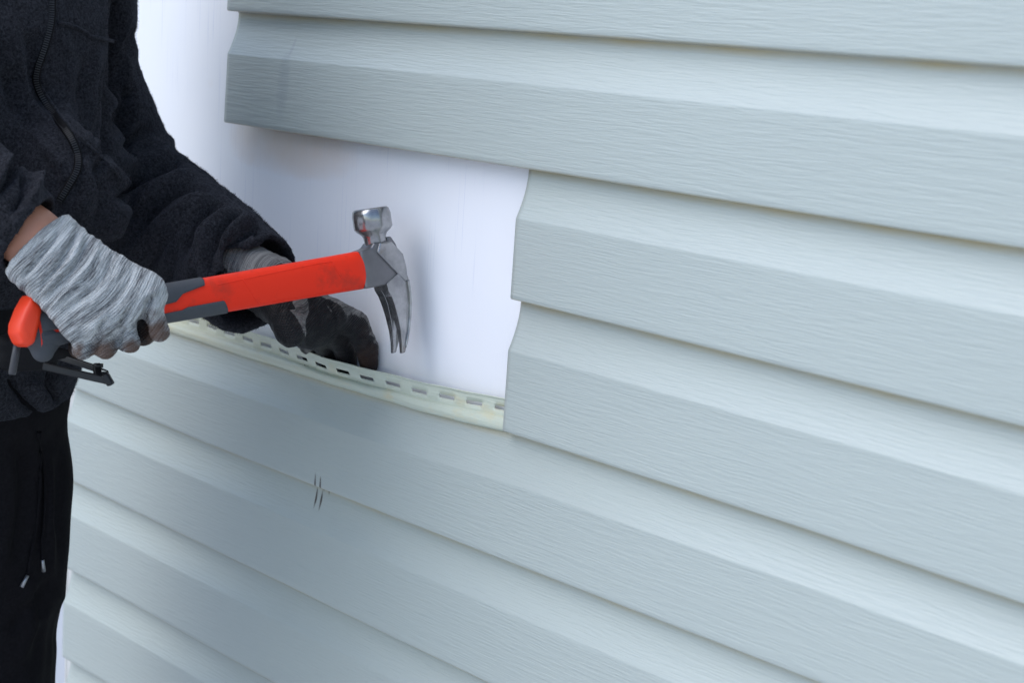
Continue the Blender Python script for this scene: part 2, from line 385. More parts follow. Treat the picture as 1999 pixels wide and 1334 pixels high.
hemo = link('nailing_strip', me, M['hem'], pc); hemo['label'] = 'pale yellowish nailing strip with a row of slots'
md = hemo.modifiers.new('thickness', 'SOLIDIFY'); md.thickness = .0011; md.offset = -1
# ------------------------------------------------------------------ distance-field modelling
class Field:
    def __init__(s, lo, hi, h):
        s.lo = np.array(lo, float); s.h = h; s.n = np.ceil((np.array(hi) - s.lo) / h).astype(int) + 1
        s.F = np.full(tuple(s.n), .2, np.float32)
    def sub(s, lo, hi):
        a = np.clip(np.floor((np.array(lo) - s.lo) / s.h).astype(int), 0, s.n); b = np.clip(np.ceil((np.array(hi) - s.lo) / s.h).astype(int) + 1, 0, s.n)
        if np.any(b <= a): return None, None
        ax = [(s.lo[i] + s.h * np.arange(a[i], b[i])).astype(np.float32) for i in range(3)]
        return tuple(slice(a[i], b[i]) for i in range(3)), np.meshgrid(*ax, indexing='ij', sparse=True)
    def comb(s, sl, d, k, op):
        f = s.F[sl]
        if op == 'u':
            if k > 0:
                hh = np.clip(.5 + .5 * (f - d) / k, 0, 1); s.F[sl] = f + (d - f) * hh - k * hh * (1 - hh)
            else: s.F[sl] = np.minimum(f, d)
        elif op == 's':                            # subtract
            d = -d; hh = np.clip(.5 - .5 * (f - d) / max(k, 1e-6), 0, 1); s.F[sl] = f + (d - f) * hh + k * hh * (1 - hh)
    def cone(s, a, b, r1, r2, k=.01, op='u', sq=None, mod=None):
        """tapered capsule; sq = (axis, factor): flattened along an axis; mod(t, d) adds to the distance"""
        a = np.asarray(a, float); b = np.asarray(b, float); R_ = max(r1, r2) * (1.0 if not sq else max(1, 1 / sq[1])) + k * 1.5 + s.h * 3
        sl, g_ = s.sub(np.minimum(a, b) - R_, np.maximum(a, b) + R_)
        if sl is None: return
        px, py, pz = g_[0] - a[0], g_[1] - a[1], g_[2] - a[2]
        v = b - a; L = v @ v
        t = np.clip((px * v[0] + py * v[1] + pz * v[2]) / max(L, 1e-9), 0, 1)
        qx, qy, qz = px - t * v[0], py - t * v[1], pz - t * v[2]
        if sq:
            ax = np.asarray(sq[0], float); ax = ax / np.linalg.norm(ax); dt = qx * ax[0] + qy * ax[1] + qz * ax[2]
            d2 = qx * qx + qy * qy + qz * qz + dt * dt * ((1 / sq[1]) ** 2 - 1)
            d = np.sqrt(d2) - (r1 + (r2 - r1) * t)
            d = d * min(1, sq[1] * 1.0) if sq[1] < 1 else d
        else: d = np.sqrt(qx * qx + qy * qy + qz * qz) - (r1 + (r2 - r1) * t)
        s.comb(sl, d, k, op)
    def chain(s, pts, rs, k=.01, op='u', sq=None):
        for i in range(len(pts) - 1): s.cone(pts[i], pts[i + 1], rs[i], rs[i + 1], k if i == 0 else min(k, .004) if len(pts) > 2 else k, op, sq)
    def ell(s, c, ax, r, k=.01, op='u'):
        c = np.asarray(c, float); R_ = max(r) + k * 1.5 + s.h * 3; sl, g_ = s.sub(c - R_, c + R_)
        if sl is None: return
        p = [g_[i] - c[i] for i in range(3)]; q = 0
        for i in range(3):
            a = np.asarray(ax[i], float); a = a / np.linalg.norm(a); q = q + ((p[0] * a[0] + p[1] * a[1] + p[2] * a[2]) / r[i]) ** 2
        s.comb(sl, (np.sqrt(q) - 1) * min(r), k, op)
    def loft(s, secs, u, v, k=.02, op='u', pw=2.3):
        """vertical loft: secs = [(z, cx, cy, a, b)], a along u, b along v"""
        S = np.array(secs, float); S = S[np.argsort(S[:, 0])]; R_ = S[:, 3:].max() + .03
        lo = np.array([S[:, 1].min() - R_, S[:, 2].min() - R_, S[0, 0] - .0]); hi = np.array([S[:, 1].max() + R_, S[:, 2].max() + R_, S[-1, 0]])
        sl, g_ = s.sub(lo, hi)
        if sl is None: return
        z = g_[2]; zf = z.ravel(); sm_ = lambda i: np.interp(zf, S[:, 0], S[:, i]).astype(np.float32).reshape(z.shape)
        dx = g_[0] - sm_(1); dy = g_[1] - sm_(2); A = sm_(3); B = sm_(4)
        uu = np.abs(dx * u[0] + dy * u[1]) / A; vv = np.abs(dx * v[0] + dy * v[1]) / B
        d = ((uu ** pw + vv ** pw) ** (1 / pw) - 1) * np.minimum(A, B)
        d = np.maximum(d, np.maximum(S[0, 0] + .004 - z, z - S[-1, 0] + .004))
        s.comb(sl, d.astype(np.float32), k, op)
    def cut(s, p, nrm, keep_r=None):
        """remove what lies beyond plane (p, nrm), inside radius keep_r of p"""
        p = np.asarray(p, float); nrm = np.asarray(nrm, float) / np.linalg.norm(nrm); R_ = keep_r or 5
        sl, g_ = s.sub(p - R_, p + R_)
        d = (g_[0] - p[0]) * nrm[0] + (g_[1] - p[1]) * nrm[1] + (g_[2] - p[2]) * nrm[2]
        rr = np.sqrt((g_[0] - p[0]) ** 2 + (g_[1] - p[1]) ** 2 + (g_[2] - p[2]) ** 2)
        s.F[sl] = np.where(rr < R_, np.maximum(s.F[sl], d), s.F[sl])
    def mesh(s):
        F = s.F; F[0] = F[-1] = .2; F[:, 0] = F[:, -1] = .2; F[:, :, 0] = F[:, :, -1] = .2
        n = np.array(F.shape) - 1; I = F < 0
        cnt = np.zeros(n, np.uint8)
        for i in (0, 1):
            for j in (0, 1):
                for k in (0, 1): cnt += I[i:i + n[0], j:j + n[1], k:k + n[2]]
        act = (cnt > 0) & (cnt < 8); idx = np.argwhere(act); ids = np.full(n, -1, np.int32); ids[act] = np.arange(len(idx))
        pos = np.zeros((len(idx), 3)); c = np.zeros(len(idx)); cor = [(i, j, k) for i in (0, 1) for j in (0, 1) for k in (0, 1)]
        val = {q: F[idx[:, 0] + q[0], idx[:, 1] + q[1], idx[:, 2] + q[2]] for q in cor}
        for a in cor:
            for ax in range(3):
                if a[ax]: continue
                b = list(a); b[ax] = 1; b = tuple(b); va, vb = val[a], val[b]; mm = (va < 0) != (vb < 0)
                t = np.where(mm, va / np.where(mm, va - vb, 1), 0); pt = np.repeat(np.array(a, float)[None], len(idx), 0); pt[:, ax] = t
                pos[mm] += pt[mm]; c[mm] += 1
        V = s.lo + (idx + pos / c[:, None]) * s.h
        Q = []
        for ax in range(3):
            sl0 = [slice(1, n[0]), slice(1, n[1]), slice(1, n[2])]; sl0[ax] = slice(0, n[ax]); sl1 = list(sl0); sl1[ax] = slice(1, n[ax] + 1)
            A = I[tuple(sl0)]; B = I[tuple(sl1)]; e = np.argwhere(A != B); off = np.array([1, 1, 1]); off[ax] = 0; e = e + off
            fl = A[A != B]; b, c_ = [(1, 2), (2, 0), (0, 1)][ax]; db = np.zeros(3, int); db[b] = 1; dc = np.zeros(3, int); dc[c_] = 1
            g0 = lambda w_: ids[w_[:, 0], w_[:, 1], w_[:, 2]]
            q = np.stack([g0(e - db - dc), g0(e - dc), g0(e), g0(e - db)], -1); q[~fl] = q[~fl][:, ::-1]; Q.append(q)
        return V, np.concatenate(Q)
def normals(V, F):
    N = np.zeros_like(V); a = V[F[:, 2]] - V[F[:, 0]]; b = V[F[:, 3]] - V[F[:, 1]]; f = np.cross(a, b)
    for i in range(4): np.add.at(N, F[:, i], f)
    return N / np.maximum(np.linalg.norm(N, axis=1), 1e-12)[:, None]
def relax(V, F, it=2, lam=.5):
    for _ in range(it):
        S = np.zeros_like(V); c = np.zeros(len(V))
        for i in range(4):
            np.add.at(S, F[:, i], V[F[:, (i + 1) % 4]] + V[F[:, (i - 1) % 4]]); np.add.at(c, F[:, i], 2)
        V = V + lam * (S / c[:, None] - V)
    return V
def vnoise(V, scale, seed=0):
    """smooth value noise, vectorised"""
    r = np.random.default_rng(seed); T = r.random((32, 32, 32)).astype(np.float32) * 2 - 1
    p = V * scale; i = np.floor(p).astype(int); f = p - i; f = f * f * (3 - 2 * f); o = 0
    for a in (0, 1):
        for b in (0, 1):
            for c in (0, 1):
                w_ = (f[:, 0] if a else 1 - f[:, 0]) * (f[:, 1] if b else 1 - f[:, 1]) * (f[:, 2] if c else 1 - f[:, 2])
                o = o + w_ * T[(i[:, 0] + a) % 32, (i[:, 1] + b) % 32, (i[:, 2] + c) % 32]
    return o
def seg_dist(p, pts):
    """distance in pixels to a polyline, fading factor towards its ends"""
    pts = np.asarray(pts, float); best = np.full(len(p), 1e9); tt = np.zeros(len(p)); s = np.r_[0, np.cumsum(np.linalg.norm(np.diff(pts, axis=0), axis=1))]
    side = np.zeros(len(p))
    for i in range(len(pts) - 1):
        v = pts[i + 1] - pts[i]; L = v @ v; q = p - pts[i]; t = np.clip(q @ v / L, 0, 1); d = np.linalg.norm(q - t[:, None] * v, axis=1)
        m_ = d < best; best[m_] = d[m_]; tt[m_] = ((s[i] + t * math.sqrt(L)) / s[-1])[m_]; side[m_] = np.sign(q[:, 0] * v[1] - q[:, 1] * v[0])[m_]
    return best, tt, side
def sculpt(V, F, strokes, facing=.0, dmax=None):
    """folds: each stroke (points in the photograph, half width px, height m, kind) lifts or sinks the cloth it crosses"""
    N = normals(V, F); px = pix(V); view = CAM - V; view /= np.linalg.norm(view, axis=1)[:, None]; vis = np.clip((np.sum(N * view, 1) - facing + .25) / .4, 0, 1)
    disp = np.zeros(len(V))
    for st in strokes:
        pts, w_, hgt = st[:3]; kind = st[3] if len(st) > 3 else 'g'; rng = st[4] if len(st) > 4 else None
        pts = resample(pts, max(12, len(pts) * 4)); lo = pts.min(0) - w_ * 3; hi = pts.max(0) + w_ * 3
        m_ = (px[:, 0] > lo[0]) & (px[:, 0] < hi[0]) & (px[:, 1] > lo[1]) & (px[:, 1] < hi[1])
        if rng: m_ &= (px[:, 2] > rng[0]) & (px[:, 2] < rng[1])
        d, t, sd_ = seg_dist(px[m_, :2], pts); fade = np.clip(np.minimum(t, 1 - t) / .18, 0, 1) ** .7 if kind != 'f' else 1
        if kind == 'step': val = hgt * .5 * (1 + np.tanh(sd_ * d / w_ * 1.5)) * np.exp(-(d / (w_ * 4)) ** 2) * fade
        else: val = hgt * np.exp(-(d / w_) ** 2) * fade
        disp[m_] += val
    return V + N * (disp * vis)[:, None]
# ------------------------------------------------------------------ person
RH = RGT.copy(); RH[2] = 0; RH /= np.linalg.norm(RH); FH = FWD.copy(); FH[2] = 0; FH /= np.linalg.norm(FH)
al = R(40)
FACE = RH * math.cos(al) - FH * math.sin(al)           # the way the body faces
LEFT = np.array([-FACE[1], FACE[0], 0])
c0 = P(-62, 400, 1.66)                                  # torso axis
def ax_at(z, lean=0.0): return c0[:2] + FACE[:2] * lean
PZ = {'hip': .93}
person = empty('person', (float(c0[0] - .06), float(c0[1]), 0))
tag(person, 'worker in charcoal fleece jacket and black trousers hammering beside the wall', 'person')
# joints
SHL = P(128, -130, 1.78); ELL = P(234, 350, 1.845); WRL = P(480, 544, 1.674)
SHR = P(-330, -120, 1.545); ELR = P(-370, 175, 1.46); WRR = P(55, 453, 1.452)
secs = []
for z, lean, a, b in ((.950, -.094, .156, .118), (.985, -.090, .164, .127), (1.03, -.088, .162, .122), (1.05, -.088, .155, .118), (1.09, -.068, .160, .122), (1.15, -.032, .166, .128),
                      (1.20, -.026, .168, .128), (1.28, -.036, .166, .126), (1.34, -.036, .166, .124), (1.40, -.040, .160, .112), (1.44, -.045, .135, .095), (1.475, -.05, .085, .075)):
    cxy = ax_at(z, lean); secs.append((z, cxy[0], cxy[1], a, b))
def hand_dir(a, b): d = b - a; return d / np.linalg.norm(d)
def build_jacket():
    lo = np.minimum.reduce([SHL, ELL, WRL, SHR, ELR, WRR]) - .1; hi = np.maximum.reduce([SHL, ELL, WRL, SHR, ELR, WRR]) + .1
    lo[2] = .925; hi[2] = 1.56
    f = Field(lo, hi, .0031)
    f.loft(secs, LEFT, FACE, k=0)
    # hanging blouse of cloth over the belt, and shoulders
    f.chain([P(60, -150, 1.70), SHL, P(138, 140, 1.812), ELL], [.074, .071, .0665, .064], k=.045)
    f.chain([ELL, ELL * .55 + WRL * .45, ELL * .2 + WRL * .8, WRL], [.060, .0585, .056, .0535], k=.012)
    f.chain([P(-200, -150, 1.60), SHR, SHR * .5 + ELR * .5, ELR], [.075, .075, .068, .060], k=.03)
    f.chain([ELR, ELR * .5 + WRR * .5, WRR], [.064, .058, .0375], k=.012)
    f.ell(P(222, 500, 1.74), (RGT, UPV, FWD), (.042, .075, .05), k=.03)
    # belly bulge of the front panel
    f.ell(P(140, 370, 1.60), (RGT, UPV, FWD), (.040, .06, .05), k=.03)
    dl = hand_dir(ELL, WRL); dr = hand_dir(ELR, WRR)
    f.cut(WRL + dl * .012, dl, .12); f.cut(WRR + dr * .002, dr, .1)
    f.cone(WRL - dl * .05, WRL + dl * .05, .041, .047, k=.004, op='s'); f.cone(WRR - dr * .04, WRR + dr * .05, .0305, .0325, k=.002, op='s')
    V, F = f.mesh(); V = relax(V, F, 2)
    px = pix(V)
    V = sculpt(V, F, JSTROKES, facing=-.2)
    N = normals(V, F)
    V = V + N * (.0022 * vnoise(V, 22, 11) + .0012 * vnoise(V, 45, 1) + .0007 * vnoise(V, 110, 2) + .0005 * vnoise(V, 230, 3))[:, None]
    return V, F
JSTROKES = []
JSTROKES_FILE = True
# --- torso: grooves (-) and ridges (+)
A = (0, 1.72); B_ = (1.62, 2.2)
JSTROKES += [([(229, -20), (226, 85), (220, 190), (206, 290), (186, 345)], 9, -0.0186),       # armhole line
             ([(150, 268), (185, 300), (215, 330), (235, 362)], 9, 0.0093), ([(228, 345), (236, 372), (224, 405), (200, 470)], 12, 0.0155),
             ([(262, 55), (243, 120), (240, 170), (262, 200)], 9, -0.0093), ([(265, 168), (240, 215), (228, 268)], 6, -0.0109), ([(256, 190), (262, 230), (245, 280)], 7, 0.0078),
             ([(352, 318), (300, 335), (255, 362), (215, 400)], 9, -0.0202), ([(340, 300), (290, 312), (230, 318)], 14, 0.0093),
             ([(250, 285), (300, 285), (345, 270)], 12, 0.0047),
             ([(60, 60), (62, 110), (75, 170), (95, 215)], 16, -0.0093), ([(20, 130), (40, 200), (60, 260)], 18, -0.0062),
             ([(115, 200), (130, 250), (160, 290)], 12, 0.0062)]
# --- left forearm: stacked folds running across the sleeve
JSTROKES += [([(375, 340), (345, 352), (300, 378), (262, 420)], 11, 0.0109), ([(410, 382), (360, 372), (310, 400), (270, 455)], 9, -0.0124),
             ([(417, 381), (390, 392), (340, 420), (300, 480)], 12, 0.0093), ([(444, 404), (421, 401), (385, 432), (350, 500)], 9, -0.0124),
             ([(459, 408), (434, 422), (400, 455), (372, 540)], 12, 0.0093), ([(485, 420), (459, 431), (423, 471), (404, 545)], 8, -0.0139),
             ([(506, 431), (476, 444), (442, 477), (423, 551)], 11, 0.0124), ([(515, 462), (489, 450), (459, 473), (439, 502), (427, 561)], 6, -0.0155),
             ([(522, 477), (498, 468), (468, 484), (449, 523)], 9, 0.0093), ([(390, 470), (380, 520), (372, 570)], 6, -0.0078), ([(340, 460), (330, 520), (325, 560)], 9, -0.0062)]
# --- right sleeve
JSTROKES += [([(40, 300), (22, 340), (-8, 380)], 8, -0.0139, 'g', (1.2, 1.52)), ([(52, 330), (45, 380), (20, 420)], 7, -0.0093, 'g', (1.2, 1.52)), ([(62, 305), (72, 350), (60, 400)], 10, 0.0109, 'g', (1.2, 1.52)),
             ([(20, 300), (5, 350), (-20, 380)], 9, 0.0093, 'g', (1.2, 1.52))]
# --- the skirt of the jacket under the belt
JSTROKES += [([(20, 735), (45, 780), (80, 815)], 7, -0.0155), ([(112, 720), (100, 750), (112, 790)], 7, -0.0109), ([(60, 740), (90, 790)], 12, 0.0078)]
JSTROKES += [([(10, 20), (35, 100), (62, 190), (100, 250)], 13, .0050), ([(-10, 60), (12, 150), (40, 235)], 9, -.0055), ([(120, 60), (135, 130), (128, 200), (150, 255)], 12, .0040),
             ([(190, 90), (180, 170), (192, 250)], 11, .0045), ([(165, 110), (155, 190), (172, 260)], 9, -.0045), ([(205, 120), (196, 200), (180, 300)], 8, -.004),
             ([(80, 300), (105, 340), (110, 380)], 10, -.0045), ([(60, 250), (100, 300), (128, 330)], 9, .0045), ([(180, 330), (200, 380), (180, 440)], 9, -.005), ([(160, 300), (175, 360), (150, 430)], 12, .005),
             ([(255, 20), (247, 90), (256, 150)], 7, .004), ([(300, 245), (270, 262), (240, 290)], 7, -.0055), ([(320, 262), (285, 285), (245, 305)], 7, .0045),
             ([(230, 440), (262, 420), (300, 400)], 8, -.005), ([(250, 500), (290, 450), (330, 420)], 9, .005), ([(285, 540), (315, 480), (352, 440)], 8, -.005)]
JV, JF = build_jacket()
def nap(V, F, n, ln, wd, seed=3):
    r_ = np.random.default_rng(seed); a = np.linalg.norm(np.cross(V[F[:, 2]] - V[F[:, 0]], V[F[:, 3]] - V[F[:, 1]]), axis=1)
    ctr = V[F].mean(1); a = a * (pix(ctr)[:, 0] > -150); fi = r_.choice(len(F), n, p=a / a.sum()); w_ = r_.random((n, 2))
    q = V[F[fi]]; u, v = w_[:, :1], w_[:, 1:]; p = (1 - u) * (1 - v) * q[:, 0] + u * (1 - v) * q[:, 1] + u * v * q[:, 2] + (1 - u) * v * q[:, 3]
    nn = np.cross(q[:, 2] - q[:, 0], q[:, 3] - q[:, 1]); nn /= np.linalg.norm(nn, axis=1)[:, None] + 1e-12
    lean_ = np.stack([vnoise(p, 60, k) for k in (21, 22, 23)], -1) * 1.3 + r_.normal(size=(n, 3)) * .55
    d = nn + lean_; d /= np.linalg.norm(d, axis=1)[:, None]; L = ln * (.5 + r_.random((n, 1))); s_ = np.cross(d, r_.normal(size=(n, 3))); s_ /= np.linalg.norm(s_, axis=1)[:, None]
    tip = p + d * L + lean_ * ln * .25
    B = np.stack([p - s_ * wd - nn * .0003, p + s_ * wd - nn * .0003, tip + s_ * wd * .3, tip - s_ * wd * .3], 1).reshape(-1, 3)
    return np.vstack([V, B]), np.vstack([F, len(V) + np.arange(n * 4).reshape(-1, 4)])
jk = mesh_np('jacket', *nap(JV, JF, 170000, .0016, .00015), M['fleece'], person)
jk['label'] = 'charcoal grey fleece zip jacket'
JB = BVHTree.FromPolygons([tuple(v) for v in JV], [tuple(int(i) for i in q) for q in JF])
def onto(bvh, pts, lift=.001, fallback=1.6):
    out = []
    for (x, y) in pts:
        D = P(x, y, 1.0) - CAM; D /= np.linalg.norm(D); h_ = bvh.ray_cast(Vector(CAM), Vector(D))
        if h_[0] is None: q = P(x, y, fallback)
        else: q = np.array(h_[0]) - D * lift
        out.append(q)
    out = np.array(out)
    for _ in range(2): out[1:-1] = .25 * out[:-2] + .5 * out[1:-1] + .25 * out[2:]
    return out
# zip, its tapes, chest seam
zp = resample([(101, -10), (100, 40), (88, 90), (73, 135), (72, 165), (92, 205), (122, 245), (142, 275), (152, 305), (150, 332), (134, 362), (116, 392)], 90)
zt_ = onto(JB, zp, .0012)
tube('zip_tape', zt_, .0038, M['zip'], jk, n=8, flat=.35, up=tuple(-FWD))
V = []; F = []
T = np.gradient(zt_, axis=0); T /= np.linalg.norm(T, axis=1)[:, None]; seglen = np.r_[0, np.cumsum(np.linalg.norm(np.diff(zt_, axis=0), axis=1))]
for s_ in np.arange(0, seglen[-1], .0022):
    c = np.array([np.interp(s_, seglen, zt_[:, i]) for i in range(3)]); t = np.array([np.interp(s_, seglen, T[:, i]) for i in range(3)])
    vw = CAM - c; vw /= np.linalg.norm(vw); a = np.cross(t, vw); a /= np.linalg.norm(a); b0 = len(V); c = c + vw * .0012
    for i in (-1, 1):
        for j in (-1, 1):
            for k in (-1, 1): V.append(c + a * i * .0024 + t * j * .0006 + vw * k * .0009)
    F += [(b0, b0 + 1, b0 + 3, b0 + 2), (b0 + 4, b0 + 6, b0 + 7, b0 + 5), (b0, b0 + 4, b0 + 5, b0 + 1), (b0 + 2, b0 + 3, b0 + 7, b0 + 6), (b0 + 1, b0 + 5, b0 + 7, b0 + 3), (b0, b0 + 2, b0 + 6, b0 + 4)]
me = bpy.data.meshes.new('zip_teeth'); me.from_pydata([tuple(v) for v in V], [], F); link('zip_teeth', me, M['teeth'], jk)
tube('chest_seam', onto(JB, resample([(112, 44), (140, 50), (170, 64), (175, 70), (205, 76), (226, 82)], 30), .0008), .0022, M['fleece'], jk, n=8)
tube('front_piping', onto(JB, resample([(80, 170), (110, 215), (150, 262), (190, 300), (222, 332), (232, 350)], 40), .0006), .0018, M['fleece'], jk, n=8)

# --- trousers
def build_trousers():
    hip = c0[:2] - FACE[:2] * .098; z = lambda v: v
    f = Field((hip[0] - .32, hip[1] - .3, .04), (hip[0] + .28, hip[1] + .3, 1.06), .006)
    S = [(z_, hip[0] + FACE[0] * l, hip[1] + FACE[1] * l, a, b) for z_, l, a, b in ((.68, -.03, .120, .075), (.78, -.018, .150, .095), (.86, -.010, .156, .104), (.95, .004, .160, .119), (1.03, .012, .152, .116))]
    f.loft(S, LEFT, FACE, k=0, pw=2.2)
    for sg in (1, -1):
        h3 = np.array([hip[0], hip[1], .84]) + LEFT * sg * .084 - FACE * .010; kn = np.array([hip[0], hip[1], .47]) + LEFT * sg * .10 - FACE * .012; an = np.array([hip[0], hip[1], .09]) + LEFT * sg * .115 - FACE * .06
        f.chain([h3, h3 * .5 + kn * .5, kn, kn * .5 + an * .5, an], [.088, .082, .072, .066, .060], k=.045)
    f.cut((hip[0], hip[1], .055), (0, 0, -1)); f.F[:, :, :3] = .2
    V, F = f.mesh(); V = relax(V, F, 2)
    V = sculpt(V, F, [([(75, 835), (92, 900), (90, 980), (75, 1080)], 8, -.006), ([(100, 840), (112, 930), (112, 1050)], 8, -.005), ([(120, 850), (122, 960), (118, 1100)], 6, -.004),
                      ([(40, 850), (50, 960), (30, 1100)], 14, -.007), ([(20, 870), (14, 1000), (-5, 1150)], 14, .006), ([(104, 870), (100, 1000), (98, 1150)], 9, .005), ([(96, 1150), (60, 1180), (20, 1240)], 12, -.006), ([(110, 1190), (70, 1230), (30, 1300)], 12, .005), ([(134, 1170), (122, 1250), (112, 1330), (100, 1430), (95, 1600)], 30, -.012), ([(100, 1120), (86, 1200), (70, 1334)], 14, -.006), ([(60, 1120), (55, 1250)], 16, .005)], facing=-.2)
    N = normals(V, F); V = V + N * (.0016 * vnoise(V * np.array([1, 1, .35]), 28, 5) + .0008 * vnoise(V * np.array([1, 1, .3]), 70, 6))[:, None]
    return V, F, hip
TV, TF, HIP = build_trousers()
tr = mesh_np('trousers', TV, TF, M['pants'], person)
tr['label'] = 'loose black drawstring trousers'
TB = BVHTree.FromPolygons([tuple(v) for v in TV], [tuple(int(i) for i in q) for q in TF])
for pth, tip in (([(72, 845), (84, 900), (88, 960), (86, 1020), (82, 1060), (83, 1094)], (85, 1116)), ([(78, 845), (78, 930), (72, 1020), (60, 1085), (54, 1124)], (42, 1147))):
    tube('drawstring', onto(TB, resample(pth, 40), .002, 1.7), .0018, M['pants'], tr, n=8)
    tube('cord_tip', onto(TB, [pth[-1], ((pth[-1][0] + tip[0]) / 2, (pth[-1][1] + tip[1]) / 2), tip], .003, 1.7), [.0019, .0021, .0024], M['aglet'], tr, n=10)
# --- belt with its pouch ledge
def belt():
    bc = ax_at(0, -.088); n = 72; V = []; F = []
    prof = [(-.024, .004), (-.022, .0075), (.022, .0075), (.024, .004), (.024, 0), (-.024, 0)]
    zc = 1.045
    for i in range(n):
        t = 2 * math.pi * i / n; ct, st = math.cos(t), math.sin(t); pw = 2.3
        rr = 1 / ((abs(ct) / .161) ** pw + (abs(st) / .1235) ** pw) ** (1 / pw)
        d = LEFT * ct + FACE * st
        for (dz, o) in prof: V.append((bc[0] + d[0] * (rr + o - .001), bc[1] + d[1] * (rr + o - .001), zc + dz + .004 * math.sin(t * 2)))
    k = len(prof)
    for i in range(n):
        for j in range(k): F.append((i * k + j, ((i + 1) % n) * k + j, ((i + 1) % n) * k + (j + 1) % k, i * k + (j + 1) % k))
    me = bpy.data.meshes.new('belt'); me.from_pydata(V, [], F); me.update()
    o = link('belt', me, M['belt'], person); md = o.modifiers.new('bevel', 'BEVEL'); md.width = .001; md.limit_method = 'ANGLE'
    o['label'] = 'wide black webbing tool belt'
    return o
belt_o = belt()
# --- body (skin): head, neck, torso core, arms, legs as one surface
def build_body():
    f = Field((min(SHR[0], ELR[0]) - .2, min(ELR[1], HIP[1]) - .3, .02), (max(WRL[0], WRR[0]) + .12, .05, 1.80), .0075)
    S = [(z_, a_[0], a_[1], a, b) for z_, a_, a, b in [(z_, ax_at(0, l), a, b) for z_, l, a, b in ((.80, -.112, .10, .06), (1.0, -.10, .11, .07), (1.2, -.05, .11, .075), (1.36, -.055, .11, .07), (1.43, -.05, .08, .06))]]
    f.loft(S, LEFT, FACE, k=0)
    neck = np.array([*ax_at(0, -.035), 1.44]); hd = np.array([*ax_at(0, .015), 1.60])
    f.cone(neck - (0, 0, .04), hd - (0, 0, .05), .058, .052, k=.03)
    f.ell(hd + (0, 0, .035), (LEFT, FACE, (0, 0, 1)), (.073, .092, .098), k=.02)                     # skull
    f.ell(hd + FACE * .030 - np.array((0, 0, .045)), (LEFT, FACE, (0, 0, 1)), (.055, .058, .065), k=.025)   # jaw
    f.cone(hd + FACE * .092 + np.array((0, 0, .022)), hd + FACE * .108 - np.array((0, 0, .022)), .008, .013, k=.012)   # nose
    for sg in (1, -1):
        f.ell(hd + FACE * .075 + LEFT * sg * .030 + np.array((0, 0, .02)), (LEFT, FACE, (0, 0, 1)), (.016, .012, .011), k=.008, op='s')
        f.ell(hd + FACE * .072 + LEFT * sg * .030 + np.array((0, 0, .018)), (LEFT, FACE, (0, 0, 1)), (.012, .010, .010), k=.004)
        f.ell(hd + LEFT * sg * .074 + np.array((0, 0, .005)), (LEFT, FACE, (0, 0, 1)), (.010, .018, .030), k=.008)
        f.cone(hd + FACE * .085 + LEFT * sg * .018 + np.array((0, 0, .038)), hd + FACE * .076 + LEFT * sg * .045 + np.array((0, 0, .038)), .006, .005, k=.012)
        an = np.array([HIP[0], HIP[1], .09]) + LEFT * sg * .115 - FACE * .06; kn = np.array([HIP[0], HIP[1], .47]) + LEFT * sg * .10 - FACE * .012; h3 = np.array([HIP[0], HIP[1], .84]) + LEFT * sg * .085
        f.chain([h3 - FACE * .012, kn, an], [.062, .048, .040], k=.02)
    for sg in (1, -1): f.cone(hd + FACE * .090 + LEFT * sg * .0 - np.array((0, 0, .048)), hd + FACE * .083 + LEFT * sg * .022 - np.array((0, 0, .050)), .008, .006, k=.008)
    f.chain([SHL, P(126, 120, 1.81), ELL, P(500, 546, 1.665), P(560, 585, 1.660)], [.040, .036, .036, .027, .020], k=.03)
    f.chain([SHR - FACE * .01, ELR, P(70, 470, 1.452), P(110, 512, 1.45)], [.052, .040, .0268, .023], k=.03)
    V, F = f.mesh(); return relax(V, F, 2), F, hd
BV, BF, HD = build_body()
body = mesh_np('body', BV, BF, M['skin'], person)
for sg in (1, -1):
    bm = bmesh.new(); bmesh.ops.create_uvsphere(bm, u_segments=16, v_segments=12, radius=.0105)
    bmesh.ops.translate(bm, verts=bm.verts, vec=Vector(HD + FACE * .0735 + LEFT * sg * .030 + np.array((0, 0, .019))))
    from_bm('eye', bm, M['aglet'], body, smooth=True)
f = Field(HD - .16, HD + .2, .006)
f.ell(HD + np.array((0, 0, .055)) - FACE * .006, (LEFT, FACE, (0, 0, 1)), (.084, .102, .095), k=0); f.cut(HD + np.array((0, 0, .045)), (0, 0, -1))
f.cone(HD + FACE * .09 + LEFT * .04 + np.array((0, 0, .05)), HD + FACE * .09 - LEFT * .04 + np.array((0, 0, .05)), .006, .006, k=.01)
V, F = f.mesh(); mesh_np('beanie', relax(V, F, 1), F, M['pants'], person)
for sg in (1, -1):                                      # work boots on the ground
    an = np.array([HIP[0], HIP[1], .0]) + LEFT * sg * .115 - FACE * .06
    f = Field(an - .24, an + .26, .006)
    f.cone(an + (0, 0, .12), an + (0, 0, .06), .050, .050, k=.0); f.cone(an - FACE * .03 + (0, 0, .045), an + FACE * .14 + (0, 0, .036), .047, .045, k=.03)
    f.cut(an + (0, 0, .004), (0, 0, -1)); f.F[:, :, :int((0.003 + .24) / .006)] = .2
    V, F = f.mesh(); mesh_np('boot', relax(V, F, 1), F, M['belt'], person)
